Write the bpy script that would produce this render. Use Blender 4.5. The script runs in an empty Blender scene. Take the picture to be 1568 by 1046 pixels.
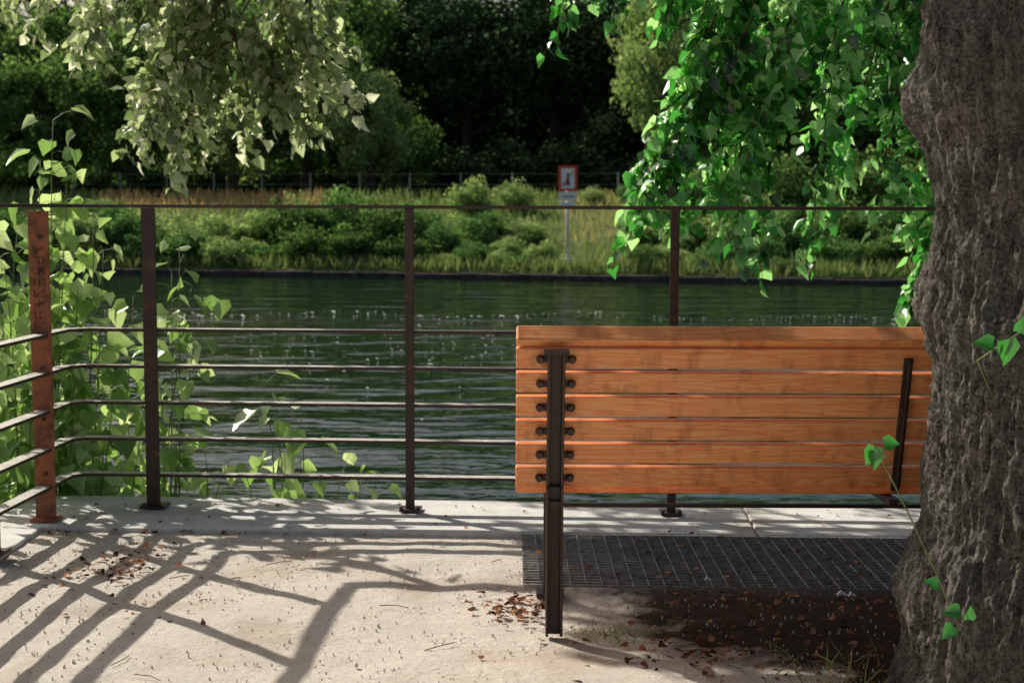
import bpy, math, random
import numpy as np
from mathutils import Vector, Matrix, noise
random.seed(7); rng=np.random.default_rng(7)
scene=bpy.context.scene
scene.view_settings.view_transform='Standard'
scene.view_settings.look='None'
scene.view_settings.exposure=0
R=math.radians
SUN=Vector((-1.27,1.15,1.25)).normalized()
ELEV=math.asin(SUN.z); AZ=math.atan2(SUN.x,SUN.y)

# ---------------- world / sun / camera
w=bpy.data.worlds.new("World"); scene.world=w; w.use_nodes=True
nt=w.node_tree; nt.nodes.clear()
o=nt.nodes.new('ShaderNodeOutputWorld'); b=nt.nodes.new('ShaderNodeBackground'); s=nt.nodes.new('ShaderNodeTexSky')
s.sky_type='NISHITA'; s.sun_disc=False; s.sun_elevation=ELEV; s.sun_rotation=AZ%(2*math.pi); s.dust_density=5.0; s.ozone_density=.4
b.inputs[1].default_value=0.09
nt.links.new(s.outputs[0],b.inputs[0]); nt.links.new(b.outputs[0],o.inputs[0])
sd=bpy.data.lights.new("sun","SUN"); sd.energy=5.0; sd.angle=R(0.5); sd.color=(1,0.95,0.85)
so=bpy.data.objects.new("sun",sd); scene.collection.objects.link(so)
so.rotation_euler=(-SUN).to_track_quat('-Z','Y').to_euler(); so.location=(-10,10,12)
cd=bpy.data.cameras.new("camera"); cam=bpy.data.objects.new("camera",cd); scene.collection.objects.link(cam)
cd.lens=50; cd.sensor_width=36; cd.clip_end=2000; cd.clip_start=0.05
cam.matrix_world=Matrix.Translation((0,0,1.25))@Matrix.Rotation(R(90-5.38),4,'X')@Matrix.Rotation(R(0.2),4,'Z')
cd.dof.use_dof=True; cd.dof.focus_distance=4.0; cd.dof.aperture_fstop=6.3
scene.camera=cam

# ---------------- material helpers
def newmat(name):
    m=bpy.data.materials.new(name); m.use_nodes=True
    n=m.node_tree; n.nodes.clear()
    out=n.nodes.new('ShaderNodeOutputMaterial'); p=n.nodes.new('ShaderNodeBsdfPrincipled')
    n.links.new(p.outputs[0],out.inputs[0])
    return m,n,p,out
def N(n,t,**k):
    x=n.nodes.new(t)
    for a,v in k.items(): setattr(x,a,v)
    return x
def coords(n,scale=(1,1,1),kind='Object'):
    tc=N(n,'ShaderNodeTexCoord'); mp=N(n,'ShaderNodeMapping'); mp.inputs['Scale'].default_value=scale
    n.links.new(tc.outputs[kind],mp.inputs[0]); return mp.outputs[0]
def noi(n,vec,scale,detail=6,rough=.6,dist=0):
    x=N(n,'ShaderNodeTexNoise'); x.inputs['Scale'].default_value=scale; x.inputs['Detail'].default_value=detail
    x.inputs['Roughness'].default_value=rough; x.inputs['Distortion'].default_value=dist
    n.links.new(vec,x.inputs['Vector']); return x.outputs['Fac']
def ramp(n,fac,stops):
    r=N(n,'ShaderNodeValToRGB'); e=r.color_ramp.elements
    while len(e)<len(stops): e.new(.5)
    for i,(p,c) in enumerate(stops):
        e[i].position=p; e[i].color=(c[0],c[1],c[2],1) if not isinstance(c,(int,float)) else (c,c,c,1)
    n.links.new(fac,r.inputs[0]); return r.outputs[0]
def mixc(n,fac,a,b,mode='MIX'):
    x=N(n,'ShaderNodeMix',data_type='RGBA',blend_type=mode)
    if isinstance(fac,(int,float)): x.inputs[0].default_value=fac
    else: n.links.new(fac,x.inputs[0])
    for i,v in ((6,a),(7,b)):
        if isinstance(v,tuple): x.inputs[i].default_value=(*v,1)
        else: n.links.new(v,x.inputs[i])
    return x.outputs[2]
def math_(n,op,a,b=None,clamp=False):
    x=N(n,'ShaderNodeMath',operation=op); x.use_clamp=clamp
    for i,v in ((0,a),(1,b)):
        if v is None: continue
        if isinstance(v,(int,float)): x.inputs[i].default_value=v
        else: n.links.new(v,x.inputs[i])
    return x.outputs[0]
def bump(n,p,h,strength,dist,prev=None):
    x=N(n,'ShaderNodeBump'); x.inputs['Strength'].default_value=strength; x.inputs['Distance'].default_value=dist
    n.links.new(h,x.inputs['Height'])
    if prev: n.links.new(prev,x.inputs['Normal'])
    if p: n.links.new(x.outputs[0],p.inputs['Normal'])
    return x.outputs[0]

def leafmat(name,c1,c2,c3,trans=.45,tcol=(1.3,1.5,.6),gloss=.06):
    m=bpy.data.materials.new(name); m.use_nodes=True; n=m.node_tree; n.nodes.clear()
    out=N(n,'ShaderNodeOutputMaterial')
    at=N(n,'ShaderNodeAttribute',attribute_name='tint')
    col=ramp(n,at.outputs['Fac'],[(0,c1),(.5,c2),(1,c3)])
    d=N(n,'ShaderNodeBsdfDiffuse'); n.links.new(col,d.inputs[0]); last=d
    if trans>0:
        t=N(n,'ShaderNodeBsdfTranslucent')
        tc=mixc(n,1.0,col,tcol,'MULTIPLY'); n.links.new(tc,t.inputs[0])
        a=N(n,'ShaderNodeMixShader'); a.inputs[0].default_value=trans
        n.links.new(d.outputs[0],a.inputs[1]); n.links.new(t.outputs[0],a.inputs[2]); last=a
    if gloss>0:
        g=N(n,'ShaderNodeBsdfGlossy'); g.inputs['Roughness'].default_value=.36; g.inputs[0].default_value=(.95,1,.93,1)
        c=N(n,'ShaderNodeMixShader'); c.inputs[0].default_value=gloss
        n.links.new(last.outputs[0],c.inputs[1]); n.links.new(g.outputs[0],c.inputs[2]); last=c
    n.links.new(last.outputs[0],out.inputs[0]); return m
M_left=leafmat('leaf_pale',(.07,.13,.04),(.38,.50,.22),(.88,.92,.70),.62,(1.1,1.08,.95),.09)
M_right=leafmat('leaf_vivid',(.008,.06,.010),(.07,.42,.055),(.52,.93,.40),.62,(1.2,1.07,.9),.08)
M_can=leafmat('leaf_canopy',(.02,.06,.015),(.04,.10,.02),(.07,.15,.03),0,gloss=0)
M_sap=leafmat('leaf_sapling',(.15,.30,.07),(.38,.58,.20),(.70,.82,.50),.55,(1.18,1.15,.85),.09)
M_fl=leafmat('far_leaf_light',(.12,.20,.08),(.28,.38,.16),(.50,.57,.30),.45,(1.2,1.3,.8),0)
M_bush=leafmat('bank_shrub_leaf',(.04,.10,.04),(.11,.23,.075),(.26,.40,.17),.42,(1.2,1.3,.8),0)
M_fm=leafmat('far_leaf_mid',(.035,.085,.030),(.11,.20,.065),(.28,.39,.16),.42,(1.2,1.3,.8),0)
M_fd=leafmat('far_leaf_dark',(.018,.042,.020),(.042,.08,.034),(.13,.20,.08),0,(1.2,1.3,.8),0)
M_grass=leafmat('grass_blade',(.12,.21,.065),(.33,.39,.17),(.62,.36,.22),.35,(1.2,1.2,.8),0)
M_dry=leafmat('dry_leaf',(.07,.03,.015),(.24,.10,.05),(.46,.24,.14),0,(1,1,1),0)

def simple(name,col,rough=.6,metal=0,nscale=0,var=.3,bs=.0):
    m,n,p,out=newmat(name); p.inputs['Roughness'].default_value=rough; p.inputs['Metallic'].default_value=metal
    v=coords(n); f=noi(n,v,nscale or 20)
    lo=tuple(c*(1-var) for c in col); hi=tuple(min(1,c*(1+var)) for c in col)
    n.links.new(ramp(n,f,[(.3,lo),(.7,hi)]),p.inputs['Base Color'])
    if bs: bump(n,p,f,bs,.004)
    return m
M_twig=simple('twig_bark',(.12,.065,.04),.8,0,30)
M_stem=simple('green_stem',(.16,.21,.07),.6,0,30)
M_trunkfar=simple('far_bark',(.05,.04,.03),.9,0,3)
M_white=simple('sign_white',(.93,.93,.93),.4,0,5,.03)
M_glint=simple('water_glint',(.85,.87,.86),.7,0,5,.1)
M_red=simple('sign_red',(.75,.07,.045),.4,0,5,.08)
M_black=simple('sign_black',(.02,.02,.02),.5)
M_pole=simple('galvanised_pole',(.82,.82,.82),.45,0,8,.1)
M_fence=simple('fence_grey',(.22,.22,.21),.6,.1,8,.2)

def steel(name,base,rust,amt,rough=.38,sunlit_top=None):
    m,n,p,out=newmat(name)
    v=coords(n); f=noi(n,v,14,8,.7); f2=noi(n,v,120,4,.6)
    k=ramp(n,f,[(1-amt-.08,0.0),(1-amt+.08,1.0)])
    c=mixc(n,k,base,rust)
    if sunlit_top:  # sunlit top edges put into the colour: upward faces mixed paler
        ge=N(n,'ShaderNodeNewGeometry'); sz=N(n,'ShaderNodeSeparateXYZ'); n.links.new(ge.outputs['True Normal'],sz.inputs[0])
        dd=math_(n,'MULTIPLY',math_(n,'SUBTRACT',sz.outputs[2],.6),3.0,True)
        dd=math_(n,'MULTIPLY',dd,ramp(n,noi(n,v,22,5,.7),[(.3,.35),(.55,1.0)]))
        c=mixc(n,dd,c,sunlit_top)
    n.links.new(c,p.inputs['Base Color'])
    r=N(n,'ShaderNodeMapRange'); r.inputs[3].default_value=rough; r.inputs[4].default_value=rough+.35; n.links.new(f,r.inputs[0])
    n.links.new(r.outputs[0],p.inputs['Roughness'])
    bump(n,p,f2,.25,.002); return m
M_post=steel('painted_steel',(.040,.021,.016),(.12,.05,.03),.42,.30)
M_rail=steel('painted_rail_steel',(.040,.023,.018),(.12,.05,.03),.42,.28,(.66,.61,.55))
M_top=steel('handrail_steel',(.06,.034,.028),(.13,.06,.04),.42,.35)
M_railrust=steel('rusty_steel',(.17,.065,.035),(.42,.14,.06),.52,.5)
M_leg=steel('bench_steel',(.045,.024,.018),(.10,.045,.03),.40,.34)
M_grate=simple('galvanised_grate',(.30,.30,.29),.5,.2,40,.5)

def woodmat():
    m,n,p,out=newmat('oiled_wood')
    tc=N(n,'ShaderNodeTexCoord'); oi=N(n,'ShaderNodeObjectInfo')
    ad=N(n,'ShaderNodeVectorMath',operation='ADD'); sc=N(n,'ShaderNodeVectorMath',operation='SCALE')
    cx=N(n,'ShaderNodeCombineXYZ'); n.links.new(oi.outputs['Random'],cx.inputs[0]); n.links.new(oi.outputs['Random'],cx.inputs[2])
    n.links.new(cx.outputs[0],sc.inputs[0]); sc.inputs['Scale'].default_value=13.0
    n.links.new(tc.outputs['Object'],ad.inputs[0]); n.links.new(sc.outputs[0],ad.inputs[1])
    mp=N(n,'ShaderNodeMapping'); mp.inputs['Scale'].default_value=(.9,16,16); n.links.new(ad.outputs[0],mp.inputs[0])
    g=noi(n,mp.outputs[0],1.6,4,.55,1.2)
    wv=N(n,'ShaderNodeMath',operation='SINE'); n.links.new(math_(n,'MULTIPLY',g,60.0),wv.inputs[0])
    fine=N(n,'ShaderNodeMapping'); fine.inputs['Scale'].default_value=(5,240,240); n.links.new(ad.outputs[0],fine.inputs[0])
    ff=noi(n,fine.outputs[0],1.0,3,.6)
    ma=N(n,'ShaderNodeMapRange'); ma.inputs[1].default_value=-1; n.links.new(wv.outputs[0],ma.inputs[0])
    base=ramp(n,ma.outputs[0],[(0,(.90,.23,.065)),(.5,(.98,.36,.12)),(1,(.98,.46,.18))])
    base=mixc(n,.30,base,ramp(n,ff,[(.3,(.66,.17,.045)),(.65,(.98,.52,.22))]))
    mp2=N(n,'ShaderNodeMapping'); mp2.inputs['Scale'].default_value=(9,4,4); n.links.new(ad.outputs[0],mp2.inputs[0])
    st=noi(n,mp2.outputs[0],1.5,5,.6)
    base=mixc(n,1.0,base,ramp(n,st,[(.28,(.62,.54,.50)),(.48,(1,1,1))]),'MULTIPLY')
    v=N(n,'ShaderNodeMapRange'); v.inputs[3].default_value=.90; v.inputs[4].default_value=1.0; n.links.new(oi.outputs['Random'],v.inputs[0])
    cc=N(n,'ShaderNodeCombineColor')
    for i in range(3): n.links.new(v.outputs[0],cc.inputs[i])
    base=mixc(n,1.0,base,cc.outputs[0],'MULTIPLY')
    n.links.new(base,p.inputs['Base Color']); p.inputs['Roughness'].default_value=.5
    bump(n,p,ff,.3,.0015); return m
M_wood=woodmat()

# ---------------- geometry helpers
def link(o,parent=None):
    scene.collection.objects.link(o)
    if parent: o.parent=parent
    return o
def empty(name,loc=(0,0,0)):
    e=bpy.data.objects.new(name,None); e.empty_display_size=.1; e.location=loc; scene.collection.objects.link(e); return e
def meshobj(name,V,F,mats,parent=None,smooth=False,fm=None):
    me=bpy.data.meshes.new(name); me.from_pydata([tuple(v) for v in V],[],F)
    for m in (mats if isinstance(mats,list) else [mats]): me.materials.append(m)
    if fm: me.polygons.foreach_set('material_index',fm)
    if smooth: me.polygons.foreach_set('use_smooth',[True]*len(me.polygons))
    me.update(); return link(bpy.data.objects.new(name,me),parent)
class Acc:
    def __init__(s): s.V=[]; s.F=[]
    def box(s,c,d,rot=None):
        k=len(s.V)
        for x in (-1,1):
            for y in (-1,1):
                for z in (-1,1):
                    v=Vector((x*d[0]/2,y*d[1]/2,z*d[2]/2))
                    if rot: v=rot@v
                    s.V.append(tuple(v+Vector(c)))
        for f in ((0,1,3,2),(4,6,7,5),(0,4,5,1),(2,3,7,6),(0,2,6,4),(1,5,7,3)): s.F.append(tuple(k+i for i in f))
    def bar(s,a,b,wd,ht,up=Vector((0,0,1))):
        a=Vector(a);b=Vector(b); d=(b-a); L=d.length; d.normalize()
        sd=d.cross(up).normalized(); u=sd.cross(d)
        s.box((a+b)/2,(L,wd,ht),Matrix((d,sd,u)).transposed())
    def tube(s,pts,rad,n=6,cap=True):
        k=len(s.V); pts=[Vector(p) for p in pts]
        for i,p in enumerate(pts):
            d=(pts[min(i+1,len(pts)-1)]-pts[max(i-1,0)])
            if d.length<1e-6: d=Vector((0,0,1))
            d.normalize(); a=d.orthogonal().normalized() if abs(d.z)>.99 else d.cross(Vector((0,0,1))).normalized(); b_=d.cross(a)
            r=rad[i] if hasattr(rad,'__len__') else rad
            for j in range(n):
                t=2*math.pi*j/n; s.V.append(tuple(p+a*math.cos(t)*r+b_*math.sin(t)*r))
        for i in range(len(pts)-1):
            for j in range(n):
                s.F.append((k+i*n+j,k+i*n+(j+1)%n,k+(i+1)*n+(j+1)%n,k+(i+1)*n+j))
        if cap:
            s.F.append(tuple(k+j for j in range(n))[::-1]); s.F.append(tuple(k+(len(pts)-1)*n+j for j in range(n)))
    def obj(s,name,mat,parent=None,smooth=False,bevel=0):
        o=meshobj(name,s.V,s.F,mat,parent,smooth)
        if bevel:
            m=o.modifiers.new('b','BEVEL'); m.width=bevel; m.segments=2; m.limit_method='ANGLE'
        return o
HEART=(np.array([(0,0,0),(0,.5,-.04),(0,1.1,-.22),(-.38,-.04,.10),(-.50,.34,.14),(-.24,.76,.0),(.38,-.04,.10),(.50,.34,.14),(.24,.76,.0)]),
       np.array([(0,3,4,1),(1,4,5,2),(0,1,7,6),(1,2,8,7)]))
QUAD=(np.array([(0,0,0),(-.42,.45,.12),(0,1,-.1),(.42,.45,.12)]),np.array([(0,3,2,1)]))
BLADE=(np.array([(-.03,0,0),(.03,0,0),(.018,.6,.05),(-.018,.6,.05),(.004,1,.18),(-.004,1,.18)]),np.array([(0,1,2,3),(3,2,4,5)]))
def norm(a): return a/np.maximum(np.linalg.norm(a,axis=1,keepdims=True),1e-9)
def leafmesh(name,P,T,Nn,S,tint,shape,mat):
    P=np.asarray(P,float); T=norm(np.asarray(T,float)); Nn=np.asarray(Nn,float); S=np.asarray(S,float); n=len(P)
    B=norm(np.cross(T,Nn)); Nn=np.cross(B,T)
    tv,tf=shape; k=len(tv)
    curl=rng.uniform(.3,1.9,(n,1,1)) if k==9 else 1.0
    V=(P[:,None,:]+S[:,None,None]*(tv[None,:,0:1]*B[:,None,:]+tv[None,:,1:2]*T[:,None,:]+curl*tv[None,:,2:3]*Nn[:,None,:])).reshape(-1,3)
    F=(tf[None]+(np.arange(n)*k)[:,None,None]).reshape(-1,4)
    me=bpy.data.meshes.new(name); me.vertices.add(len(V)); me.vertices.foreach_set('co',V.ravel())
    me.loops.add(F.size); me.loops.foreach_set('vertex_index',F.ravel().astype(np.int32))
    me.polygons.add(len(F)); me.polygons.foreach_set('loop_start',(np.arange(len(F))*4).astype(np.int32))
    me.update(calc_edges=True)
    if k==9: me.polygons.foreach_set('use_smooth',[True]*len(me.polygons))
    at=me.attributes.new('tint','FLOAT','FACE'); at.data.foreach_set('value',np.repeat(np.clip(tint,0,1),len(tf)).astype(np.float32))
    me.materials.append(mat); return me
def rnd(n): return norm(rng.normal(size=(n,3)))

class Foliage:
    def __init__(s): s.P=[];s.T=[];s.N=[];s.S=[];s.c=[]; s.w=Acc()
    def leaf(s,p,t,nn,sz,c): s.P.append(tuple(p)); s.T.append(tuple(t)); s.N.append(tuple(nn)); s.S.append(sz); s.c.append(c)
    def spray(s,a,b,twigs=34,tl=.24,ls=.07,sag=.12,r=.006,bias=.0,t0=.08,spread=.4):
        a=Vector(a); b=Vector(b); L=(b-a).length
        mid=(a+b)/2+Vector((random.uniform(-.08,.08),random.uniform(-.08,.08),sag))
        pts=[]
        for i in range(9):
            t=i/8; pts.append(a*(1-t)**2+mid*2*t*(1-t)+b*t*t)
        s.w.tube(pts,[r*(1.1-.9*i/8) for i in range(9)],5)
        base=random.uniform(-.14,.14)+bias
        for k in range(twigs):
            t=t0+(1-t0)*(k+random.random())/twigs; t=min(t,1); i=min(int(t*8),7); f=t*8-i
            p=pts[i].lerp(pts[i+1],f); d=(pts[i+1]-pts[i]).normalized()
            rv=Vector(rng.normal(size=3)); rv.normalize()
            td=(d*.5+rv*.85+Vector((0,0,-.25))).normalized(); ln=tl*random.uniform(.5,1.1)*(1-.35*t)
            e=p+td*ln+Vector((0,0,-ln*.25)); m=p+td*ln*.5
            s.w.tube([p,m,e],[.0022,.0018,.001],3,False)
            nl=max(3,int(ln/.028))
            tc=random.uniform(-.2,.2)
            for q in range(nl):
                u=(q+.6)/nl; pp=p.lerp(m,u*2) if u<.5 else m.lerp(e,u*2-1)
                r2=Vector(rng.normal(size=3)); r2.normalize()
                tip=(td*.5+r2*.8+Vector((0,0,-.45))).normalized()
                nn=Vector(rng.normal(size=3)).normalized()*.7+Vector((-.45,.2,.55))
                s.leaf(pp+tip*.012,tip,nn,ls*random.uniform(.5,1.2),.38+.22*t+base+tc+random.uniform(-spread,spread))
    def build(s,name,mat,wmat,parent,shape=HEART):
        me=leafmesh(name,s.P,s.T,s.N,s.S,np.array(s.c),shape,mat)
        link(bpy.data.objects.new(name,me),parent)
        if s.w.V: s.w.obj(name+'_twigs',wmat,parent,True)

# ================= LINDEN TREE =================
tree=empty('linden_tree',(0,0,0))
CX,CY=1.42,3.42
prof=[(-.1,.50),(0,.475),(.08,.455),(.16,.44),(.32,.445),(.40,.425),(.48,.395),(.64,.39),(.86,.385),(.93,.41),(.99,.425),(1.08,.41),(1.25,.40),(1.37,.42),(1.52,.46),(1.62,.45),(1.76,.435),(2.2,.42),(3,.38),(4,.30),(5.2,.20)]
def prad(z):
    for (a,ra),(b_,rb) in zip(prof,prof[1:]):
        if z<=b_:
            t=(z-a)/(b_-a); t=t*t*(3-2*t); return ra+(rb-ra)*t
    return prof[-1][1]
V=[];F=[]; NA=460; zs=list(np.concatenate([np.linspace(-.1,2.1,460),np.linspace(2.15,5.2,60)]))
for z in zs:
    r0=prad(z)
    for j in range(NA):
        a=2*math.pi*j/NA; ca,sa=math.cos(a),math.sin(a)
        wob=noise.noise(Vector((ca*1.3,sa*1.3,z*.8)))*.03
        w2=noise.noise(Vector((ca*2.5,sa*2.5,z*2.2+9)))
        aa=a+w2*.07+z*.06
        cx_,sx_=math.cos(aa),math.sin(aa)
        n1=1-abs(noise.noise(Vector((cx_*13.0,sx_*13.0,z*3.6))))*2.6
        n2=1-abs(noise.noise(Vector((cx_*28,sx_*28,z*11+3))))*2.4
        n3=noise.noise(Vector((ca*55,sa*55,z*36)))
        n4=noise.noise(Vector((ca*95,sa*95,z*90)))
        lump=max(0,noise.noise(Vector((ca*3,sa*3,z*3.4+4)))-.2)*.08
        root=max(0,.3-z)/.4; fl=root*.03*math.cos(a*5+.6)
        r=r0+wob+fl+lump+.013*n1+.011*n2+.008*n3+.004*n4-.020
        V.append((CX+r*ca,CY+r*sa,z))
nz=len(zs)
for i in range(nz-1):
    for j in range(NA):
        F.append((i*NA+j,i*NA+(j+1)%NA,(i+1)*NA+(j+1)%NA,(i+1)*NA+j))
m,n,p,out=newmat('linden_bark')
v=coords(n,(1,1,.42)); v1=coords(n)
f1=noi(n,v,36,9,.78,.5); f2=noi(n,v1,5,5,.6); f3=noi(n,v1,120,6,.8)
c=ramp(n,f1,[(.42,(.020,.017,.014)),(.5,(.19,.165,.14)),(.59,(.46,.42,.36))])
c=mixc(n,ramp(n,f2,[(.42,0.0),(.58,.5)]),c,(.19,.21,.16))
c=mixc(n,.5,c,ramp(n,f3,[(.42,(.02,.017,.014)),(.60,(.50,.46,.40))]))
n.links.new(c,p.inputs['Base Color']); p.inputs['Roughness'].default_value=.95; p.inputs['Specular IOR Level'].default_value=.2
bb=bump(n,None,f1,1.0,.04); bump(n,p,f3,1.0,.014,bb)
M_bark=m
meshobj('trunk',V,F,m,tree,True)
lim=Acc()
def curve(a,b,sag,n=10,j=.05):
    a=Vector(a);b=Vector(b); m_=(a+b)/2+Vector((random.uniform(-j,j),random.uniform(-j,j),sag))
    return [a*(1-t)**2+m_*2*t*(1-t)+b*t*t for t in [i/(n-1) for i in range(n)]]
limb_ends=[((CX,CY,3.3),(-1.2,6.2,3.6),.6),((CX,CY,3.0),(1.4,7.2,3.1),.7),((CX,CY,3.7),(-1.9,8.3,3.3),.9),((CX,CY,4.2),(-.3,5.2,4.6),.5),((CX,CY,4.6),(3.2,3.0,6),.3),((CX,CY,4.6),(1.2,.6,6.3),.3),((CX,CY,4.6),(-1.8,2.4,6.0),.3),((CX,CY,5.0),(1.6,4.4,7.2),.2)]
for a,b_,sg in limb_ends: lim.tube(curve(a,b_,sg,14),[.13-.105*i/13 for i in range(14)],10)
lim.tube(curve((-1.9,8.3,3.3),(-1.50,8.2,1.85),.1,10),[.020-.0015*i for i in range(10)],8)
lim.tube(curve((-1.7,8.3,2.9),(-2.3,8.1,1.9),.1,10),[.012-.001*i for i in range(10)],6)
lim.tube(curve((-1.3,8.3,3.1),(-1.15,8.3,2.2),.1,10),[.016-.0012*i for i in range(10)],8)
lim.tube(curve((1.4,7.2,3.1),(1.9,7.3,2.2),.1,10),[.022-.0016*i for i in range(10)],8)
lim.obj('limbs',M_bark,tree,True)
L=Foliage()
SL=[((-1.4,7.3,2.5),(-2.05,7.5,1.52)),((-1.35,7.4,2.3),(-1.76,7.3,1.45)),((-1.36,7.4,2.2),(-1.40,7.5,1.57)),
 ((-1.3,7.4,2.4),(-.84,7.4,1.74)),((-1.25,7.5,2.3),(-1.0,7.3,1.66)),((-1.7,7.4,2.75),(-2.5,7.4,2.15)),
 ((-1.5,7.4,2.6),(-2.2,7.3,2.02)),((-1.2,7.4,2.7),(-.9,7.5,2.05)),((-1.6,7.5,2.4),(-2.0,7.6,1.77)),
 ((-2.0,7.5,2.8),(-2.65,7.6,2.3)),((-1.4,7.2,2.3),(-1.65,7.2,1.9)),((-1.3,7.2,2.2),(-1.2,7.3,1.75)),
 ((-1.5,7.3,2.5),(-1.85,7.4,1.65)),((-1.45,7.4,2.4),(-1.55,7.4,1.58)),((-1.2,7.4,2.3),(-.95,7.6,1.85)),((-1.7,7.5,2.7),(-2.35,7.6,2.05)),
 ((-1.4,7.3,2.1),(-1.9,7.3,1.55)),((-1.35,7.3,2.1),(-1.05,7.3,1.62))]
def fb(p,k=8.3/7.4): return (p[0]*k,p[1]*k,1.25+(p[2]-1.25)*k)
for a,b_ in SL: L.spray(fb(a),fb(b_),31,.24,.066,.14)
L.build('left_bough_leaves',M_left,M_twig,tree)
Rr=Foliage()
SR=[((1.3,7.2,2.7),(.60,7.2,1.38)),((1.3,7.3,2.4),(.58,7.1,1.10)),((1.4,7.4,2.6),(.75,7.4,1.25)),((1.4,7.1,2.3),(1.08,7.2,1.05)),
 ((1.5,7.2,2.4),(1.27,7.3,.97)),((1.7,7.3,2.5),(1.5,7.2,1.05)),((1.9,7.2,2.4),(1.62,7.4,1.25)),((2.0,7.4,2.5),(1.85,7.3,1.25)),
 ((2.2,7.2,2.4),(2.05,7.3,1.2)),((1.2,7.5,2.8),(.95,7.5,1.7)),((1.5,7.6,2.9),(1.25,7.5,1.6)),((1.8,7.5,2.9),(1.6,7.6,1.6)),
 ((1.1,7.3,2.8),(.85,7.2,1.9)),((1.4,7.0,2.9),(1.3,6.9,1.9)),((1.8,7.0,2.9),(1.6,6.9,1.9)),
 ((2.1,7.0,2.9),(2.0,7.0,1.8)),((2.4,7.2,1.9),(2.02,7.2,.75)),((2.4,7.3,1.7),(2.1,7.3,.95)),((1.0,7.4,2.7),(.78,7.4,2.2)),((1.5,7.4,2.1),(.85,7.4,1.15)),
 ((1.4,7.3,2.0),(1.0,7.2,1.25)),((1.3,7.5,2.8),(1.05,7.5,1.9)),((1.7,7.3,2.9),(1.5,7.4,2.0)),((2.0,7.5,2.9),(1.9,7.5,1.9)),
 ((1.2,7.2,2.2),(.66,7.2,1.3)),((1.1,7.2,2.0),(.62,7.2,1.2))]
for a,b_ in SR: Rr.spray(a,b_,34,.24,.070,.12,spread=.5)
for a,b_ in [((.5,7.3,2.75),(.22,7.3,2.12)),((.6,7.4,2.8),(.5,7.2,2.2)),((.4,7.4,2.8),(.65,7.3,2.35)),((.3,7.4,2.8),(.38,7.3,2.3))]: Rr.spray(a,b_,24,.16,.062,.1)
Rr.build('right_bough_leaves',M_right,M_twig,tree)
C=Foliage()
def canopy(u,v_,z,rad,nl,ls=.12):
    if (u-2.12)**2+(v_-2.38)**2<.88**2: return
    c0=np.array([u-1.27*z/1.25,v_+1.15*z/1.25,z]); d=rnd(nl)*(rng.random((nl,1))**.5)*rad
    for q in d:
        C.leaf(c0+q*np.array([1,1,.8]),rng.normal(size=3)+np.array([0,0,-.6]),rng.normal(size=3)*.6+np.array([0,0,1]),ls*random.uniform(.7,1.15),random.random())
for k in range(118):
    u=random.uniform(.40,2.9); v_=random.uniform(3.95,5.2); canopy(u,v_,random.uniform(2.75,4.4),.36,50)
for k in range(26):
    u=random.uniform(1.0,3.0); v_=random.uniform(3.5,4.1); canopy(u,v_,random.uniform(2.75,4.4),.32,44)
for k in range(66):
    u=random.uniform(1.3,3.8); v_=random.uniform(1.0,3.7); canopy(u,v_,random.uniform(2.9,4.6),.36,44)
# loose leaves breaking the light on the trunk into patches
for k in range(11):
    u=2.12+random.uniform(-.7,.7); v_=2.38+random.uniform(-.7,.7); z=random.uniform(3,3.4)
    c0=np.array([u-1.016*z,v_+.92*z,z])
    for q in rnd(12)*.13: C.leaf(c0+q,rng.normal(size=3),rng.normal(size=3)*.5+np.array([0,0,1]),.10,.5)
for k in range(34):
    u=random.uniform(-1.9,2.4); v_=random.uniform(5.35,6.2); canopy(u,v_,random.uniform(2.6,3.2),.12,8,.085)
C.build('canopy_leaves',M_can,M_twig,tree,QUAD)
K=Foliage()  # unseen crown, spread wide above the view to block overhead sky and deepen shadows
for k in range(140):
    c0=Vector((random.uniform(-4.2,4.8),random.uniform(-2.2,5.2),random.uniform(5.2,8.2)))
    nl=42; d=rnd(nl)*(rng.random((nl,1))**.5)*.85
    for q in d: K.leaf(np.array(c0)+q*np.array([1,1,.6]),rng.normal(size=3),rng.normal(size=3)*.5+np.array([0,0,1]),.26,random.random())
K.build('sky_block_crown_leaves',M_can,M_twig,tree,QUAD)
T=Foliage()
T.w.tube([(1.08,3.15,.82),(1.02,3.1,.92),(1.10,3.02,1.0)],.002,4)
for q in [((1.06,3.05,.97),(.2,0,-1),.055),((1.10,3.03,1.0),(.6,0,.4),.04),((1.04,3.06,.96),(-.9,0,.1),.04),((1.08,3.02,.99),(.3,-.2,.8),.035)]: T.leaf(q[0],q[1],(.1,-.9,.4),q[2],.3)
T.w.tube(curve((1.02,3.15,.30),(.80,3.1,.73),.06,8),.0018,4)
for q in [((.80,3.1,.73),(-.3,0,-1),.045),((.82,3.1,.735),(.9,0,.05),.035),((.80,3.1,.72),(.1,-.2,-1),.04),((.95,3.1,.42),(-.9,0,.2),.03),((1.0,3.1,.36),(-.9,0,-.1),.035),((1.02,3.1,.34),(.1,-.3,.9),.03),((.98,3.08,.33),(-.5,-.2,-.5),.035)]: T.leaf(q[0],q[1],(.1,-.9,.4),q[2],.25)
T.build('trunk_shoot_leaves',M_right,M_stem,tree)

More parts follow.
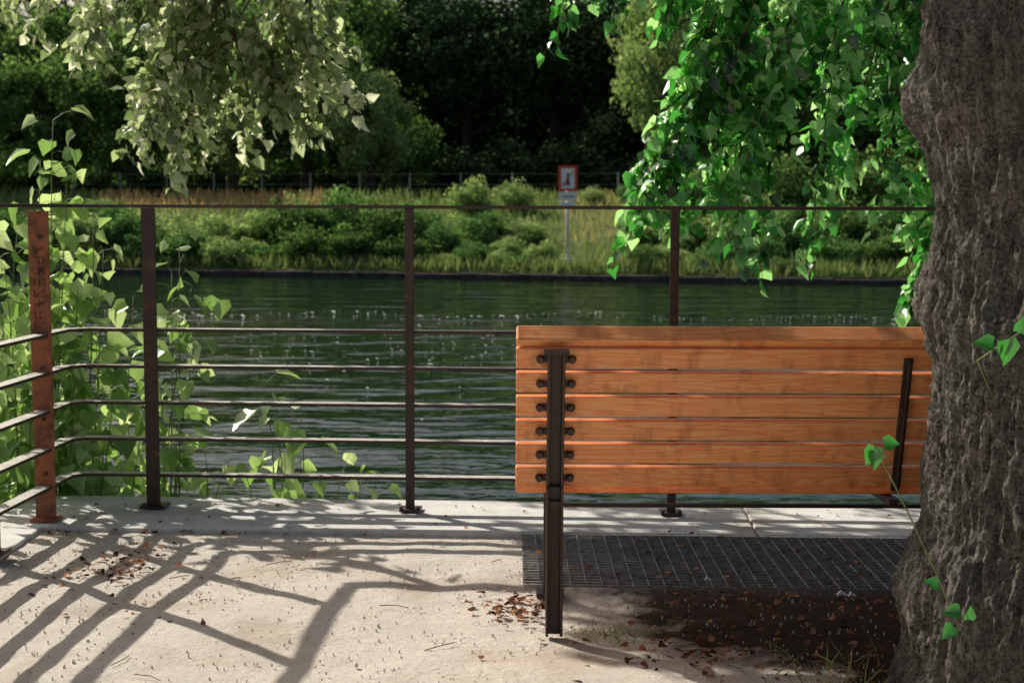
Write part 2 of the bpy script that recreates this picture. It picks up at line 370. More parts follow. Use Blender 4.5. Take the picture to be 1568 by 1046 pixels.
# ================= SAPLINGS =================
def sapling(name,stems,ls=.095,step=.055):
    e=empty(name); f=Foliage()
    for (x,y,z0,x1,y1,z1) in stems:
        pts=curve((x,y,z0),(x1,y1,z1),0,10,.08); f.w.tube(pts,[.006-.0005*i for i in range(10)],5)
        Ln=(Vector(pts[-1])-Vector(pts[0])).length; nl=int(Ln/step)
        for k in range(nl+1):
            t=k/max(nl,1); i=min(int(t*9),8); p_=pts[i].lerp(pts[i+1],t*9-i)
            a=k*2.4+random.uniform(-.5,.5); dv=Vector((math.cos(a),math.sin(a)*.8,random.uniform(.1,.6))).normalized()
            pl=random.uniform(.04,.15)*(1.1-.4*t); q=p_+dv*pl
            f.w.tube([p_,p_+dv*pl*.5+Vector((0,0,.01)),q],.0013,3,False)
            tip=Vector((dv.x*.7,dv.y*.5,-.6))+Vector(rng.normal(size=3))*.4
            nn=Vector((dv.x*.6,-.45,.7))+Vector(rng.normal(size=3))*.5
            sz=ls*random.uniform(.55,1.15)*(1.1-.3*t)
            f.leaf(q,tip,nn,sz,.5+random.uniform(-.45,.45))
    f.build('leaves',M_sap,M_stem,e); return e
st=[(-2.45,6.2,-.4,-2.5,6.1,1.15),(-2.3,6.0,-.4,-2.32,6.0,.95),(-2.15,6.3,-.4,-2.28,6.2,1.2),(-2.0,6.3,-.4,-2.0,6.25,1.62),(-2.05,6.2,-.4,-1.92,6.2,1.52),(-1.95,6.2,-.4,-1.85,6.3,1.22),
 (-2.1,6.2,-.4,-2.06,6.25,1.45),(-1.9,6.2,-.4,-1.78,6.2,1.05),(-1.85,6.3,-.4,-1.68,6.3,.85),(-1.9,6.1,-.4,-1.72,6.1,.5),(-2.2,5.8,-.4,-2.15,5.7,.5),(-2.35,5.5,-.4,-2.3,5.5,.3),(-2.3,5.9,-.4,-2.15,6.0,.75),
 (-2.1,6.2,-.4,-2.1,6.3,1.0),(-1.95,6.15,-.4,-1.95,6.15,.7),(-1.75,6.2,-.4,-1.62,6.2,.35),(-2.5,6.0,-.4,-2.45,6.0,.7),(-1.8,6.25,-.4,-1.85,6.3,.65),(-2.15,6.15,-.4,-2.08,6.1,.4)]
for k in range(30):
    x=random.uniform(-2.6,-1.72); y=random.uniform(6.1,6.7); st.append((x,y,-.4,x+random.uniform(-.08,.1),y,random.uniform(.1,1.15) if x<-1.9 else random.uniform(0,.8)))
for k in range(6):
    x=random.uniform(-2.5,-2.2); st.append((x,5.4,-.4,x,5.4+random.uniform(-.2,.2),random.uniform(.1,.6)))
sapling('linden_sapling',st,.108,.048)
sapling('linden_sapling',[(-1.5,6.3,-.5,-1.47,6.3,1.12),(-1.55,6.3,-.5,-1.52,6.35,.95),(-1.6,6.3,-.5,-1.42,6.3,.9),(-1.55,6.3,-.5,-1.38,6.3,.8),(-1.6,6.3,-.5,-1.58,6.3,.6),(-1.5,6.2,-.4,-1.45,6.2,.22),(-1.4,6.15,-.4,-1.34,6.15,.17),(-1.5,6.15,-.4,-1.52,6.15,.15),(-1.35,6.15,-.4,-1.26,6.15,.10)],.105,.062)
sapling('linden_sapling',[(-1.1,6.2,-.4,-1.09,6.2,.46),(-1.0,6.2,-.4,-.93,6.2,.36),(-1.15,6.15,-.4,-1.17,6.2,.06),(-1.05,6.2,-.4,-1.0,6.15,.22),(-1.0,6.15,-.4,-1.03,6.15,.40)],.12,.075)
sapling('linden_sapling',[(-.75,6.2,-.3,-.74,6.2,.10),(-.65,6.2,-.3,-.58,6.2,.07),(-.7,6.2,-.3,-.66,6.2,.06)],.085,.06)

# ================= GROUND =================
m,n,p,out=newmat('sandy_ground')
tc=N(n,'ShaderNodeTexCoord'); ov=tc.outputs['Object']
sx=N(n,'ShaderNodeSeparateXYZ'); n.links.new(ov,sx.inputs[0])
big=noi(n,ov,2.0,7,.65); med=noi(n,ov,14,8,.7); fin=noi(n,ov,230,4,.75); med2=noi(n,ov,50,6,.7)
sand=ramp(n,med,[(.25,(.84,.73,.61)),(.5,(.96,.86,.74)),(.75,(.98,.91,.81))])
sand=mixc(n,.42,sand,ramp(n,fin,[(.36,(.40,.32,.25)),(.58,(.98,.91,.82))]))
sand=mixc(n,ramp(n,med2,[(.53,0.0),(.70,.55)]),sand,(.58,.44,.33))
sand=mixc(n,ramp(n,big,[(.50,0.0),(.66,.65)]),sand,(.60,.46,.34))
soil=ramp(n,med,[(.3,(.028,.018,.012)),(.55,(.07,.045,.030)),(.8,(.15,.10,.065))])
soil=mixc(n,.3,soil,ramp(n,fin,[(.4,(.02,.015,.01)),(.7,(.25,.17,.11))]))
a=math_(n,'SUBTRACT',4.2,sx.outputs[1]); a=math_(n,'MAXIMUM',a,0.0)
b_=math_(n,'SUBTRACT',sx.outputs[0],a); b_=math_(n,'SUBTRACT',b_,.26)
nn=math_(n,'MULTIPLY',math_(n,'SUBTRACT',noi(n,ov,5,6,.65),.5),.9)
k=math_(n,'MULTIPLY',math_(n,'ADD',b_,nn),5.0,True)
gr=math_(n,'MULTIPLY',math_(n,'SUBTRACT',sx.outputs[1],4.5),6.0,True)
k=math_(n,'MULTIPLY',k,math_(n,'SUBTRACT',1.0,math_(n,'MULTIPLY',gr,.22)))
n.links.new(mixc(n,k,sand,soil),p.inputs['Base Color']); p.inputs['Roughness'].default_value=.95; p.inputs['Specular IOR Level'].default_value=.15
b1=bump(n,None,med,.6,.03); b2=bump(n,None,med2,.7,.012,b1); bump(n,p,fin,.8,.006,b2)
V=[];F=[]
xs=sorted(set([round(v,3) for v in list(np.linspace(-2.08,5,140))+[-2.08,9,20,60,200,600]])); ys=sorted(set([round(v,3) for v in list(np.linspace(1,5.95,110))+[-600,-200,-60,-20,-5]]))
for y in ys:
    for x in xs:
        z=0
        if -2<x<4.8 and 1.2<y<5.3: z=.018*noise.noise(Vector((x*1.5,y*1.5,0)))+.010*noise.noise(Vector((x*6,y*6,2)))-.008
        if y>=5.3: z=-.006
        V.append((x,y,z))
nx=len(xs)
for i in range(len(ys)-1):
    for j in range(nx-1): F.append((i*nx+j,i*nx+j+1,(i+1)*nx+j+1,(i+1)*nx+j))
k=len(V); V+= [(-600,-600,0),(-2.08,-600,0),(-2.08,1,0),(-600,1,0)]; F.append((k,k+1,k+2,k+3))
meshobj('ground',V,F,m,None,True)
m,n,p,out=newmat('quay_concrete'); v=coords(n); f=noi(n,v,9,8,.7); f2=noi(n,v,110,4,.7); f3=noi(n,v,2.6,6)
c=ramp(n,f,[(.3,(.62,.60,.56)),(.55,(.82,.80,.76)),(.8,(.9,.88,.84))]); c=mixc(n,.3,c,ramp(n,f2,[(.35,(.3,.28,.25)),(.7,(.9,.88,.84))]))
c=mixc(n,ramp(n,f3,[(.52,0.0),(.68,.6)]),c,(.36,.30,.23))
n.links.new(c,p.inputs['Base Color']); p.inputs['Roughness'].default_value=.9; bump(n,p,f2,.5,.004); M_conc=m
q=empty('quay_edge'); A=Acc()
dr=Vector((math.cos(R(2.7)),-math.sin(R(2.7)),0)); nr=Vector((-dr.y,dr.x,0))
rotq=Matrix.Rotation(R(-2.7),3,'Z')
c0=Vector((-1.47,5.80,0))
def RB(s_,off,z): return c0+dr*s_+nr*off+Vector((0,0,z))
for i in range(0,7):
    L0=-.63+i*3.06
    A.box(RB(L0+1.53,-.09,-.043),(3.055,.60,.11),rotq)
A.box((-1.955,3.4,-.044),(.27,4.9,.11))
A.obj('slabs',M_conc,q,False,.008)
A=Acc(); A.box(RB(9,-.12,-1.1),(19.3,.55,2.0),rotq); A.box((-1.98,3.2,-1.1),(.22,5.0,2.0),rotq)
A.obj('wall',M_conc,q)
g=empty('metal_grating'); A=Acc()
gx0,gx1,gy0,gy1=.04,3.0,4.60,5.38
def gy(y,x): return y-.035*x
x=gx0
while x<=gx1: A.bar((x,gy(gy0,x),.009),(x,gy(gy1,x),.009),.0020,.008); x+=.052
y=gy0
while y<=gy1+.001: A.bar((gx0,gy(y,gx0),.0094),(gx1,gy(y,gx1),.0094),.0020,.008); y+=.036
A.obj('grid',M_grate,g)

# ================= RAILING =================
ra=empty('metal_railing')
A=Acc()
corner=RB(-.35,.0,0); sdv=Vector((-math.sin(R(3.2)),-math.cos(R(3.2)),0))
endR=6.6
A.bar(corner+Vector((0,0,1.25))-dr*.02,RB(endR,0,1.25),.06,.014)
A.bar(corner+Vector((0,0,1.2503))+sdv*.03,corner+sdv*5+Vector((0,0,1.2503)),.06,.014)
A.obj('handrail',M_top,ra,False,.002)
A=Acc()
for z in (.747,.597,.447,.297,.148):
    c_=RB(-.30,0,z); c2=corner+sdv*.05+Vector((0,0,z))
    A.bar(c_,RB(endR,0,z),.055,.013); A.bar(c2,corner+sdv*5+Vector((0,0,z)),.055,.013)
    A.bar(c_-Vector((0,0,.0004)),c2-Vector((0,0,.0004)),.055,.0125)
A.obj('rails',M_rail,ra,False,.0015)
A=Acc()
for s_,w_ in ((0,.055),(1.06,.036),(2.12,.036),(3.18,.036),(4.24,.036),(5.3,.036),(6.36,.036)):
    A.box(RB(s_,-.037,.625),(w_,.014,1.235),rotq); A.box(RB(s_,-.018,.62),(.012,.024,1.22),rotq)
    A.box(RB(s_,-.02,.022),(w_+.05,.09,.010),rotq)
    for dx in(-.035,.035):
        A.box(RB(s_+dx*1.0,-.055,.032),(.014,.014,.012),rotq)
for d_ in (.86,1.95,3.05,4.15):
    A.box(corner+sdv*d_+Vector((.037,0,.625)),(.014,.06,1.235),rotq); A.box(corner+sdv*d_+Vector((.02,0,.022)),(.1,.12,.012),rotq)
A.obj('posts',M_post,ra,False,.002)
A=Acc(); lp=Vector((-1.838,5.53,0))
A.box(lp+Vector((0,0,.615)),(.080,.012,1.23),rotq); A.box(lp+Vector((-.034,.028,.615)),(.010,.045,1.22),rotq); A.box(lp+Vector((0,0,.02)),(.10,.09,.012),rotq)
A.obj('corner_post',M_railrust,ra,False,.002)
A=Acc()
for z in (1.13,1.0,.62,.42,.2): A.tube([lp+Vector((.005,-.006,z)),lp+Vector((.005,-.014,z))],.009,8)
zz=1.08
for k in range(9):
    zc=zz-k*.042; f_=lp+Vector((0,-.0075,zc))
    for (x0,z0,x1,z1) in random.sample([(-.02,-.014,-.02,.014),(.02,-.014,.02,.014),(-.02,.014,.02,.014),(-.02,-.014,.02,-.014),(-.02,-.014,.02,.014),(-.02,.0,.02,.0),(0,-.014,0,.014)],3):
        A.bar(f_+Vector((x0,0,z0)),f_+Vector((x1,0,z1)),.002,.004,Vector((0,-1,0)))
A.obj('bolts_and_scratches',M_post,ra)

# ================= BENCH =================
be=empty('park_bench')
X0,X1=.012,2.235; XL=.126; XC=1.125; XR=2.121
zb,yb,zt,yt=.432,4.135,.862,4.02
tilt=Vector((0,yt-yb,zt-zb)).normalized(); sn=Vector((0,-tilt.z,tilt.y))
rotb=Matrix((Vector((1,0,0)),-sn,tilt)).transposed()
npitch=(zt-zb)/tilt.z/6
for i in range(6):
    cz=Vector(((X0+X1)/2,yb,zb))+tilt*(npitch*(i+.5))
    A=Acc(); A.box((0,0,0),(X1-X0,.026,npitch-.013),None); o=A.obj('back_slat_%d'%(i+1),M_wood,be,False,.004)
    o.matrix_local=Matrix.Translation(cz)@rotb.to_4x4()
A=Acc(); A.box((0,0,0),(X1-X0,.062,.028)); o=A.obj('top_slat',M_wood,be,False,.006)
o.matrix_local=Matrix.Translation(((X0+X1)/2,yt+.018,zt+.024))@Matrix.Rotation(R(38),4,'X')
for i in range(5):
    A=Acc(); A.box((0,0,0),(X1-X0,.068,.03)); o=A.obj('seat_slat_%d'%(i+1),M_wood,be,False,.004)
    o.location=((X0+X1)/2,4.23+i*.079,.415-.004*i)
A=Acc()
def legs(x):
    y0=4.085
    for dx in (-.021,.021): A.bar((x+dx,y0,0),(x+dx,y0,.44),.045,.008,Vector((1,0,0)))
    A.bar((x,y0+.012,.0),(x,y0+.012,.44),.034,.008,Vector((0,1,0)))
    a0=Vector((x,yb,zb))+sn*.021; a1=a0+tilt*.435
    for dx in (-.021,.021):
        q=sn*.012; A.bar(a0+q+Vector((dx,0,-.01)),a1+q+Vector((dx,0,0)),.008,.045,sn)
    A.bar(a0,a1,.034,.010,sn)
    A.bar(a1+Vector((-.036,0,.0))+sn*.013,a1+Vector((.036,0,0))+sn*.013,.04,.012)
    for dx in (-.018,.018): A.bar((x+dx,4.52,0),(x+dx,4.52,.40),.035,.008,Vector((1,0,0)))
    A.bar((x,4.08,.390),(x,4.55,.378),.04,.02)
    A.box((x,4.52,.008),(.09,.09,.012))
legs(XL); legs(XR)
a0=Vector((XC,yb,zb))+sn*.019; A.bar(a0-tilt*.0,a0+tilt*.415,.026,.008,sn); A.bar(a0+sn*.012,a0+tilt*.41+sn*.012,.006,.02,sn)
A.bar((XC,4.12,.390),(XC,4.55,.378),.03,.02)
A.bar((XL,4.52,.296),(XR,4.52,.296),.022,.012)
A.obj('frame',M_leg,be,False,.0015)
A=Acc()
for x in (XL,XR):
    for i in range(6):
        c_=Vector((x,yb,zb))+tilt*(npitch*(i+.5))
        A.bar(c_+sn*.016+Vector((-.052,0,0)),c_+sn*.016+Vector((.052,0,0)),.020,.006,sn)
        for dx in (-.045,.045):
            A.tube([c_+sn*.018+Vector((dx,0,0)),c_+sn*.028+Vector((dx,0,0))],[.0125,.010],10)
for i in range(6):
    c_=Vector((XC,yb,zb))+tilt*(npitch*(i+.5)); A.tube([c_+sn*.016,c_+sn*.036],[.009,.007],8)
A.obj('bolts',M_leg,be)

# ================= LITTER, PEBBLES =================
P=[];T_=[];Nn=[];S=[];c=[]
def lit(x,y,sz):
    P.append((x,y,random.uniform(.0,.007))); T_.append((random.uniform(-1,1),random.uniform(-1,1),random.uniform(-.1,.25))); Nn.append((random.uniform(-.6,.6),random.uniform(-.6,.6),1)); S.append(sz); c.append(random.random())
for k in range(1100): lit(random.uniform(.5,2.8),random.uniform(3.4,4.6),random.uniform(.006,.024))
for k in range(90): lit(random.gauss(.5,.15),random.gauss(3.95,.12),random.uniform(.01,.028))
for k in range(90): lit(random.uniform(-1.75,.4),random.uniform(3.3,5.4),random.uniform(.004,.010))
for k in range(150): lit(random.gauss(-1.38,.10),random.gauss(4.85,.14),random.uniform(.008,.026))
for k in range(50): lit(random.gauss(-1.1,.35),random.gauss(4.5,.3),random.uniform(.006,.018))
for k in range(380): lit(random.uniform(-1.8,2.6),random.gauss(5.40,.03),random.uniform(.006,.022))
for k in range(120): lit(random.uniform(.1,2.2),random.uniform(4.6,5.35),random.uniform(.008,.024)); P[-1]=(P[-1][0],P[-1][1],.016)
for k in range(80): lit(random.uniform(-1.8,2.2),random.uniform(5.45,5.9),random.uniform(.006,.02)); P[-1]=(P[-1][0],P[-1][1],.018)
for k in range(90): lit(random.gauss(.02,.06),random.gauss(4.40,.10),random.uniform(.01,.028))
me=leafmesh('fallen_leaves',P,T_,Nn,S,np.array(c),HEART,M_dry); link(bpy.data.objects.new('fallen_leaves',me))
A=Acc()
for k in range(2200):
    x,y=random.uniform(-1.8,2.2),random.uniform(3.2,5.4); r=random.uniform(.001,.0028)
    if random.random()<.02: r*=2
    A.tube([(x,y,-.006),(x+r*.2,y,.0+r*.6),(x,y,r*1.1)],[r*1.1,r,r*.35],6)
A.obj('pebbles',simple('pebble_stone',(.66,.58,.50),.85,0,60,.4))
A=Acc()
for k in range(74):
    x,y=(random.uniform(.4,2),random.uniform(3.5,4.55)) if k<62 else (random.uniform(-1.6,.3),random.uniform(3.5,5.3)); a=random.uniform(0,3.14); l=random.uniform(.03,.12)
    A.tube([(x,y,.004),(x+math.cos(a)*l*.5+.01,y+math.sin(a)*l*.5,.008),(x+math.cos(a)*l,y+math.sin(a)*l,.004)],.0014,4)
A.obj('twigs',M_twig)
A=Acc()
for (x,y,r) in [(1.07,4.50,.016),(1.10,4.49,.012),(.66,4.68,.010)]:
    A.tube([(x-r,y,.006),(x-r*.3,y+r*.3,.014),(x+r,y-r*.2,.008)],[r*.3,r*.55,r*.25],6)
A.obj('paper_scraps',M_white)
P=[];T_=[];Nn=[];S=[];c=[]
for k in range(430):
    x,y=random.gauss(.29,.09),random.gauss(4.10,.06)
    if k>330: x,y=random.gauss(.95,.10),random.gauss(3.6,.14)
    P.append((x,y,-.004)); T_.append((random.gauss(0,.7),random.gauss(0,.7),.7)); Nn.append(tuple(rng.normal(size=3))); S.append(random.uniform(.012,.04) if k<=330 else random.uniform(.04,.12)); c.append(random.uniform(0,.5) if k<=330 else random.uniform(.3,.8))
me=leafmesh('grass_tuft',P,T_,Nn,S,np.array(c),BLADE,M_grass); link(bpy.data.objects.new('grass_tuft',me))

# ================= WATER =================
m,n,p,out=newmat('river_water')
tc=N(n,'ShaderNodeTexCoord'); ov=tc.outputs['Object']
def mapped(sc,rot=0):
    mp=N(n,'ShaderNodeMapping'); mp.inputs['Scale'].default_value=sc; mp.inputs['Rotation'].default_value=(0,0,R(rot)); n.links.new(ov,mp.inputs[0]); return mp.outputs[0]
w1=noi(n,mapped((.5,1.1,1),-8),1.0,2,.5,.4); w2=noi(n,mapped((1.8,4.0,1),6),1.0,3,.5,.5); w3=noi(n,mapped((8,13,1)),1.0,2,.5)
calm=ramp(n,noi(n,mapped((.12,.3,1)),1.0,3,.6),[(.38,.35),(.62,1.0)])
b1=bump(n,None,w1,1.0,.11); b2n=N(n,'ShaderNodeBump'); b2n.inputs['Distance'].default_value=.028; n.links.new(calm,b2n.inputs['Strength']); n.links.new(w2,b2n.inputs['Height']); n.links.new(b1,b2n.inputs['Normal'])
bump(n,p,w3,.8,.004,b2n.outputs[0])
p.inputs['Base Color'].default_value=(.008,.022,.010,1); p.inputs['Roughness'].default_value=.02; p.inputs['IOR'].default_value=1.33
meshobj('water',[(-600,-30,-.85),(600,-30,-.85),(600,180,-.85),(-600,180,-.85)],[(0,1,2,3)],m)
P=[];T_=[];Nn=[];S=[]  # white flecks painted on the surface as sparkles of light
def glint(x,y,sz): P.append((x,y,-.845)); T_.append((1,random.uniform(-.3,.3),random.uniform(-.05,.05))); Nn.append((0,random.uniform(-.1,.1),1)); S.append(sz)
for k in range(260):
    x=random.uniform(-8,9); glint(x+random.gauss(0,.2),27.6-.06*x+.5*math.sin(x*1.3)+random.gauss(0,.28),random.uniform(.02,.08)*(1 if random.random()<.85 else 1.8))
for k in range(240):
    x=random.gauss(-1.5,2.4); glint(x,random.gauss(21.5,2.2),random.uniform(.015,.05)*(1 if random.random()<.9 else 2))
for k in range(60): glint(random.uniform(-5,5),random.uniform(12,24),random.uniform(.012,.035))
me=leafmesh('glint_flecks',P,T_,Nn,S,np.zeros(len(P)),QUAD,M_glint); link(bpy.data.objects.new('glint_flecks',me))

# ================= FAR BANK =================
def edgeY(x): return 41.6-.21*max(-120,min(120,x))
HP=[(0,-.66),(1,-.5),(3,-.25),(7,.75),(10,1.35),(12,1.45),(28,1.8),(45,5),(60,10),(250,11),(900,11)]
def hgt(e):
    for (a,ha),(b_,hb) in zip(HP,HP[1:]):
        if e<=b_: return ha+(hb-ha)*max(0,(e-a))/(b_-a)
    return HP[-1][1]
def gz(x,y): return hgt(y-edgeY(x))
m,n,p,out=newmat('bank_grass'); v=coords(n); f=noi(n,v,.6,8,.65); f2=noi(n,v,9,5,.7)
c_=ramp(n,f,[(.3,(.07,.12,.04)),(.5,(.17,.23,.08)),(.75,(.36,.36,.18))]); c_=mixc(n,.4,c_,ramp(n,f2,[(.3,(.04,.06,.025)),(.7,(.32,.34,.16))]))
sx=N(n,'ShaderNodeSeparateXYZ'); n.links.new(v,sx.inputs[0])
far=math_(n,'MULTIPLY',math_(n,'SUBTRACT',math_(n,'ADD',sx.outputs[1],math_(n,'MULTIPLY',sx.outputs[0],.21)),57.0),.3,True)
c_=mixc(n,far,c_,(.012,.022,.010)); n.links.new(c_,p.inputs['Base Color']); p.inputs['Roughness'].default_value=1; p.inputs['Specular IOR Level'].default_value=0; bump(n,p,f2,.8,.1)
V=[];F=[]; es=[0,.5,1,2,3,4,5,6,7,8,9,10,11,12,14,17,20,24,28,32,36,40,45,52,60,100,250,900]; xs=[-700,-300,-120]+list(np.linspace(-60,60,81))+[120,300,700]
for e in es:
    for x in xs:
        V.append((x,edgeY(x)+e,hgt(e)+(.12*noise.noise(Vector((x*.4,e*.4,0))) if 0<e<60 else 0)))
for i in range(len(es)-1):
    for j in range(len(xs)-1): k=i*len(xs)+j; F.append((k,k+1,k+1+len(xs),k+len(xs)))
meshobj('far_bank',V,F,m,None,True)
A=Acc()
for i in range(-40,40):
    x=i*1.5
    A.bar((x,edgeY(x)-.12,-.83+random.uniform(-.02,.02)),(x+1.48,edgeY(x+1.48)-.12,-.83+random.uniform(-.02,.02)),.35,.30)
A.obj('bank_wall',simple('old_stone',(.06,.052,.045),.9,0,3,.6,.5),None,False,.03)

def crown(name,nl,nc,ls,cr,seed,flat=.6,pw=.38,asp=None):
    r=np.random.default_rng(seed)
    cc=norm(r.normal(size=(nc,3)))*(r.random((nc,1))**pw)*.82
    cs=.5+1.0*r.random(nc)
    idx=r.integers(0,nc,nl); d=norm(r.normal(size=(nl,3)))*(r.random((nl,1))**.4)*cr*cs[idx][:,None]
    P=cc[idx]+d*np.array([1,1,flat])
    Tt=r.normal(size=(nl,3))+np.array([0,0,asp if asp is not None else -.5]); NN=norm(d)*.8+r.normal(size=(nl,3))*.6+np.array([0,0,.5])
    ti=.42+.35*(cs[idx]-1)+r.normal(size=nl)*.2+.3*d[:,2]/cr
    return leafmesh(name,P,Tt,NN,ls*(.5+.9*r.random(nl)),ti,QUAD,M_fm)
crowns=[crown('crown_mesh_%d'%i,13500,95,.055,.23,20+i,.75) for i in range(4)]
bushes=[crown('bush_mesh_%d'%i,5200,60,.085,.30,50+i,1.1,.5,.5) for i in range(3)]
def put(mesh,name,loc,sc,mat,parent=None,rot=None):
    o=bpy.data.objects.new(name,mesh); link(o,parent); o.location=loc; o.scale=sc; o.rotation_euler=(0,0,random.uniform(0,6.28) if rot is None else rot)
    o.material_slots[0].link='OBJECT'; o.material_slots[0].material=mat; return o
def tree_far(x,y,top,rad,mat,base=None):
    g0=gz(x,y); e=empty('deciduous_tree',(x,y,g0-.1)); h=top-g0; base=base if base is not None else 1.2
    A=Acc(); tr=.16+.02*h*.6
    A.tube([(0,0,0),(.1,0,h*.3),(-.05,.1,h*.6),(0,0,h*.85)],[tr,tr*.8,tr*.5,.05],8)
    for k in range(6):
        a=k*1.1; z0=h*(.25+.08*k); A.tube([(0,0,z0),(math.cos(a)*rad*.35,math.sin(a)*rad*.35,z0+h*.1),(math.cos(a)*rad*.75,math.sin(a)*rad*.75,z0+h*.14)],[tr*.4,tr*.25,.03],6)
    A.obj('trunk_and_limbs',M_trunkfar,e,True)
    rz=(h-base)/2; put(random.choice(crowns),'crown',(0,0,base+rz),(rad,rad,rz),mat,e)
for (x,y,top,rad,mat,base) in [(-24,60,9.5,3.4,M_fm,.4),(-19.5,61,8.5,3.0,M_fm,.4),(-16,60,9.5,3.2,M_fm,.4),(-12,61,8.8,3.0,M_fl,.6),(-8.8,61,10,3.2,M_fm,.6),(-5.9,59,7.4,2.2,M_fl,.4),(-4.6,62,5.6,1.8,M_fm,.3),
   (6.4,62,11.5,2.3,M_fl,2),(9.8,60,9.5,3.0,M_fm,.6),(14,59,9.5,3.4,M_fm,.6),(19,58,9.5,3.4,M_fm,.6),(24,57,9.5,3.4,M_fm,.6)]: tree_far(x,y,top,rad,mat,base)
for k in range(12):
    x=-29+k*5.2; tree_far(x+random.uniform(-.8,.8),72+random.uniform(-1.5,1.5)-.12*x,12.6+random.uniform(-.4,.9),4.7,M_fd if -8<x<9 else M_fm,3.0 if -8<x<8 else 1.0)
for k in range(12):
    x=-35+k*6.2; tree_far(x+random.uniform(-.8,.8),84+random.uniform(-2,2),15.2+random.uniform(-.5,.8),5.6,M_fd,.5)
def bush(x,y,top,hw,mat,kind='shrub'):
    g0=gz(x,y); h=top-g0
    put(random.choice(bushes),kind,(x,y,g0+h*.42),(hw,hw*.8,h*.62),mat)
for (x,y,top,hw,mat) in [(-16.5,45.5,1.3,1.5,M_bush),(-14.2,46,1.2,1.4,M_fl),(-12.6,46,1.25,1.3,M_bush),(-11.0,46,1.0,1.2,M_fl),(-9.6,46,1.0,1.2,M_fl),(-8.3,46.5,1.0,1.1,M_fl),
  (-10.2,44.8,.5,1.1,M_bush),(-9,44.2,.3,1.0,M_fl),(-11.6,45,.5,1.1,M_bush),(-7.2,46,1.6,1.3,M_fm),(-5.7,45.5,1.8,1.4,M_bush),(-4.2,45,1.6,1.3,M_fm),(-5,43.9,.7,1.2,M_fm),(-6.6,44.3,.7,1.1,M_fm),(-3.1,46,1.4,1.1,M_bush),(-3.4,43.6,.4,1.0,M_fm),(-2.2,44.6,.8,1.0,M_bush),(-1.35,49,2.25,1.0,M_fl),(.1,50,2.2,.85,M_fl),
  (-.9,46,1.1,1.1,M_bush),(.4,46,.9,1.0,M_fl),(-.1,44,.35,.8,M_fl),(-1.2,43.4,.2,.9,M_bush),(.7,43,.1,.6,M_fl),(3.9,45,.9,1.0,M_fl),(5.2,44.5,1.1,1.2,M_bush),(6.8,44,1.2,1.2,M_fl),(8.3,43.5,1.3,1.3,M_bush),(10.1,43.2,1.5,1.3,M_fm),(11.7,43,1.6,1.4,M_bush),(13.4,42.6,1.6,1.5,M_fm),(15,42,1.7,1.5,M_bush),
  (4.6,42.4,.1,.9,M_fl),(6,42,.3,.9,M_bush),(7.4,41.8,.4,.9,M_bush),(9.3,41.4,.5,.9,M_bush),(10.8,41,.5,1,M_fm),(12,41,.5,1,M_fm),
  (2.9,51,2.0,.6,M_fl),(4.4,50,2.3,1.1,M_bush),(6.4,48.5,2.6,1.4,M_bush),(9,48,3.0,1.6,M_fm),(12,48,3.2,1.8,M_fm),(15,47,3.5,1.8,M_fm)]: bush(x,y,top,hw,mat)
for k in range(38):
    x=-15+k*.76+random.uniform(-.3,.3)
    if 1.6<x<3.6: continue
    e=random.uniform(.7,1.8); bush(x,edgeY(x)+e,hgt(e)+random.uniform(.2,.75),random.uniform(.4,.9),random.choice([M_bush,M_fm,M_bush,M_fl]))
for k in range(20):
    x=random.uniform(-15,14)
    if 1.5<x<4: continue
    e=random.uniform(3,7); bush(x,edgeY(x)+e,hgt(e)+random.uniform(.5,1.2),random.uniform(.7,1.3),random.choice([M_bush,M_fm,M_fl]))
for k in range(20): x=-26+k*2.9; bush(x,64.5-.15*x,3.9+random.uniform(-.5,.8),2.3,M_fd if -7<x<8 else M_fm,'understorey_shrub')
for k in range(12): x=-28+k*5; bush(x,76-.1*x,7,3.6,M_fd,'understorey_shrub')
nG=30000
X=rng.uniform(-22,22,nG); E=rng.uniform(.1,12.5,nG)
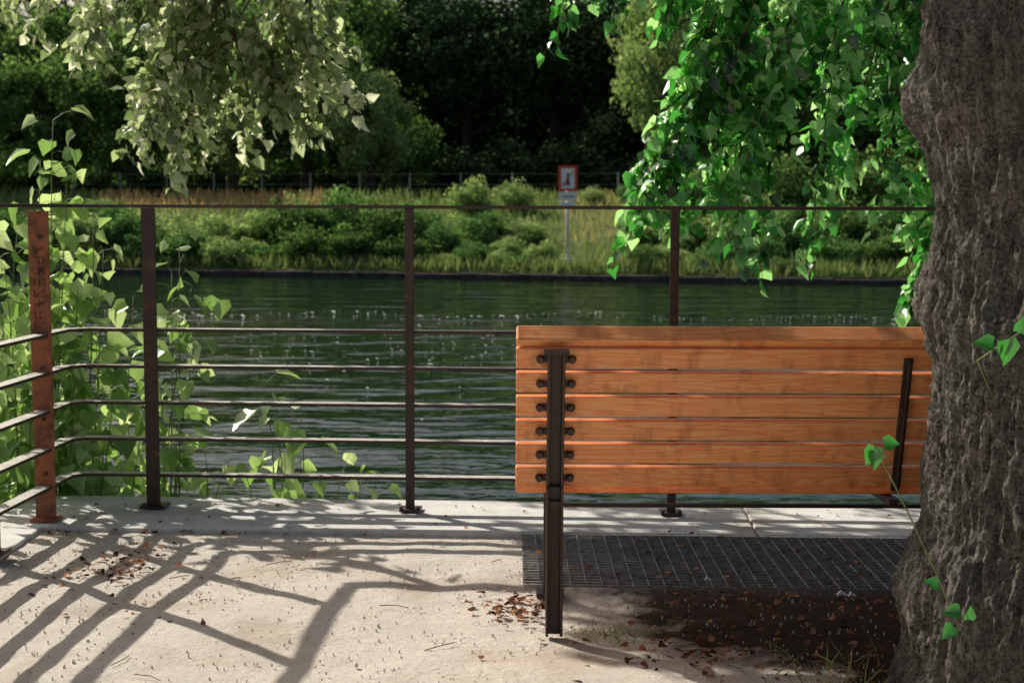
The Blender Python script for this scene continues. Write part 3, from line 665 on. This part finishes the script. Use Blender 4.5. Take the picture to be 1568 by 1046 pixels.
E[:8000]=rng.uniform(0,.9,8000)
Z=np.array([hgt(e) for e in E]); Yv=np.array([edgeY(x) for x in X])+E
S=rng.uniform(.2,.5,nG); S[E>10]*=1.3
c=rng.uniform(.0,.5,nG); dry=(np.abs(X+11.5)<4.5)&(E>8.5); c[dry]=rng.uniform(.6,1,dry.sum()); dry2=(np.abs(X-3.2)<1.6)&(E>4); c[dry2]=rng.uniform(.4,.75,dry2.sum())
GB=(BLADE[0]*np.array([2.0,1,1]),BLADE[1])
me=leafmesh('bank_grass',np.stack([X,Yv,Z-.03],1),np.stack([rng.normal(size=nG)*.3,rng.normal(size=nG)*.3,np.ones(nG)],1),rng.normal(size=(nG,3)),S,c,GB,M_grass)
link(bpy.data.objects.new('bank_grass',me))
fe=empty('wire_fence'); A=Acc()
for i in range(-9,14):
    x=i*1.95; y=edgeY(x)+12; A.tube([(x,y,1.3),(x,y,2.55)],.035,6)
for z in (1.75,2.1,2.5):
    A.bar((-17.5,edgeY(-17.5)+12,z),(25.3,edgeY(25.3)+12,z),.012,.012)
A.obj('posts_and_wires',M_fence,fe)
sg=empty('waterway_sign',(1.66,43,-.40))
A=Acc(); A.tube([(0,0,0),(0,0,2.9)],.05,10); A.box((0,0,.03),(.5,.4,.16)); A.obj('pole',M_pole,sg,True)
A=Acc(); A.box((0,-.055,2.52),(.56,.02,.76)); A.obj('panel_border',M_red,sg)
A=Acc(); A.box((0,-.069,2.52),(.40,.006,.60)); A.box((0,-.06,1.98),(.54,.02,.27)); A.box((0,-.06,1.71),(.46,.02,.2)); A.obj('panel_white',M_white,sg)
A=Acc(); A.box((0,-.074,2.46),(.08,.004,.22)); A.box((0,-.074,2.63),(.07,.004,.08)); A.box((0,-.074,2.34),(.18,.004,.04)); A.box((0,-.0725,1.98),(.34,.004,.03)); A.obj('symbol',M_black,sg)
A=Acc(); A.bar((-.17,-.080,2.3),(.17,-.080,2.74),.003,.035,Vector((0,0,1))); A.obj('red_bar',M_red,sg)
print('objects',len(bpy.data.objects))
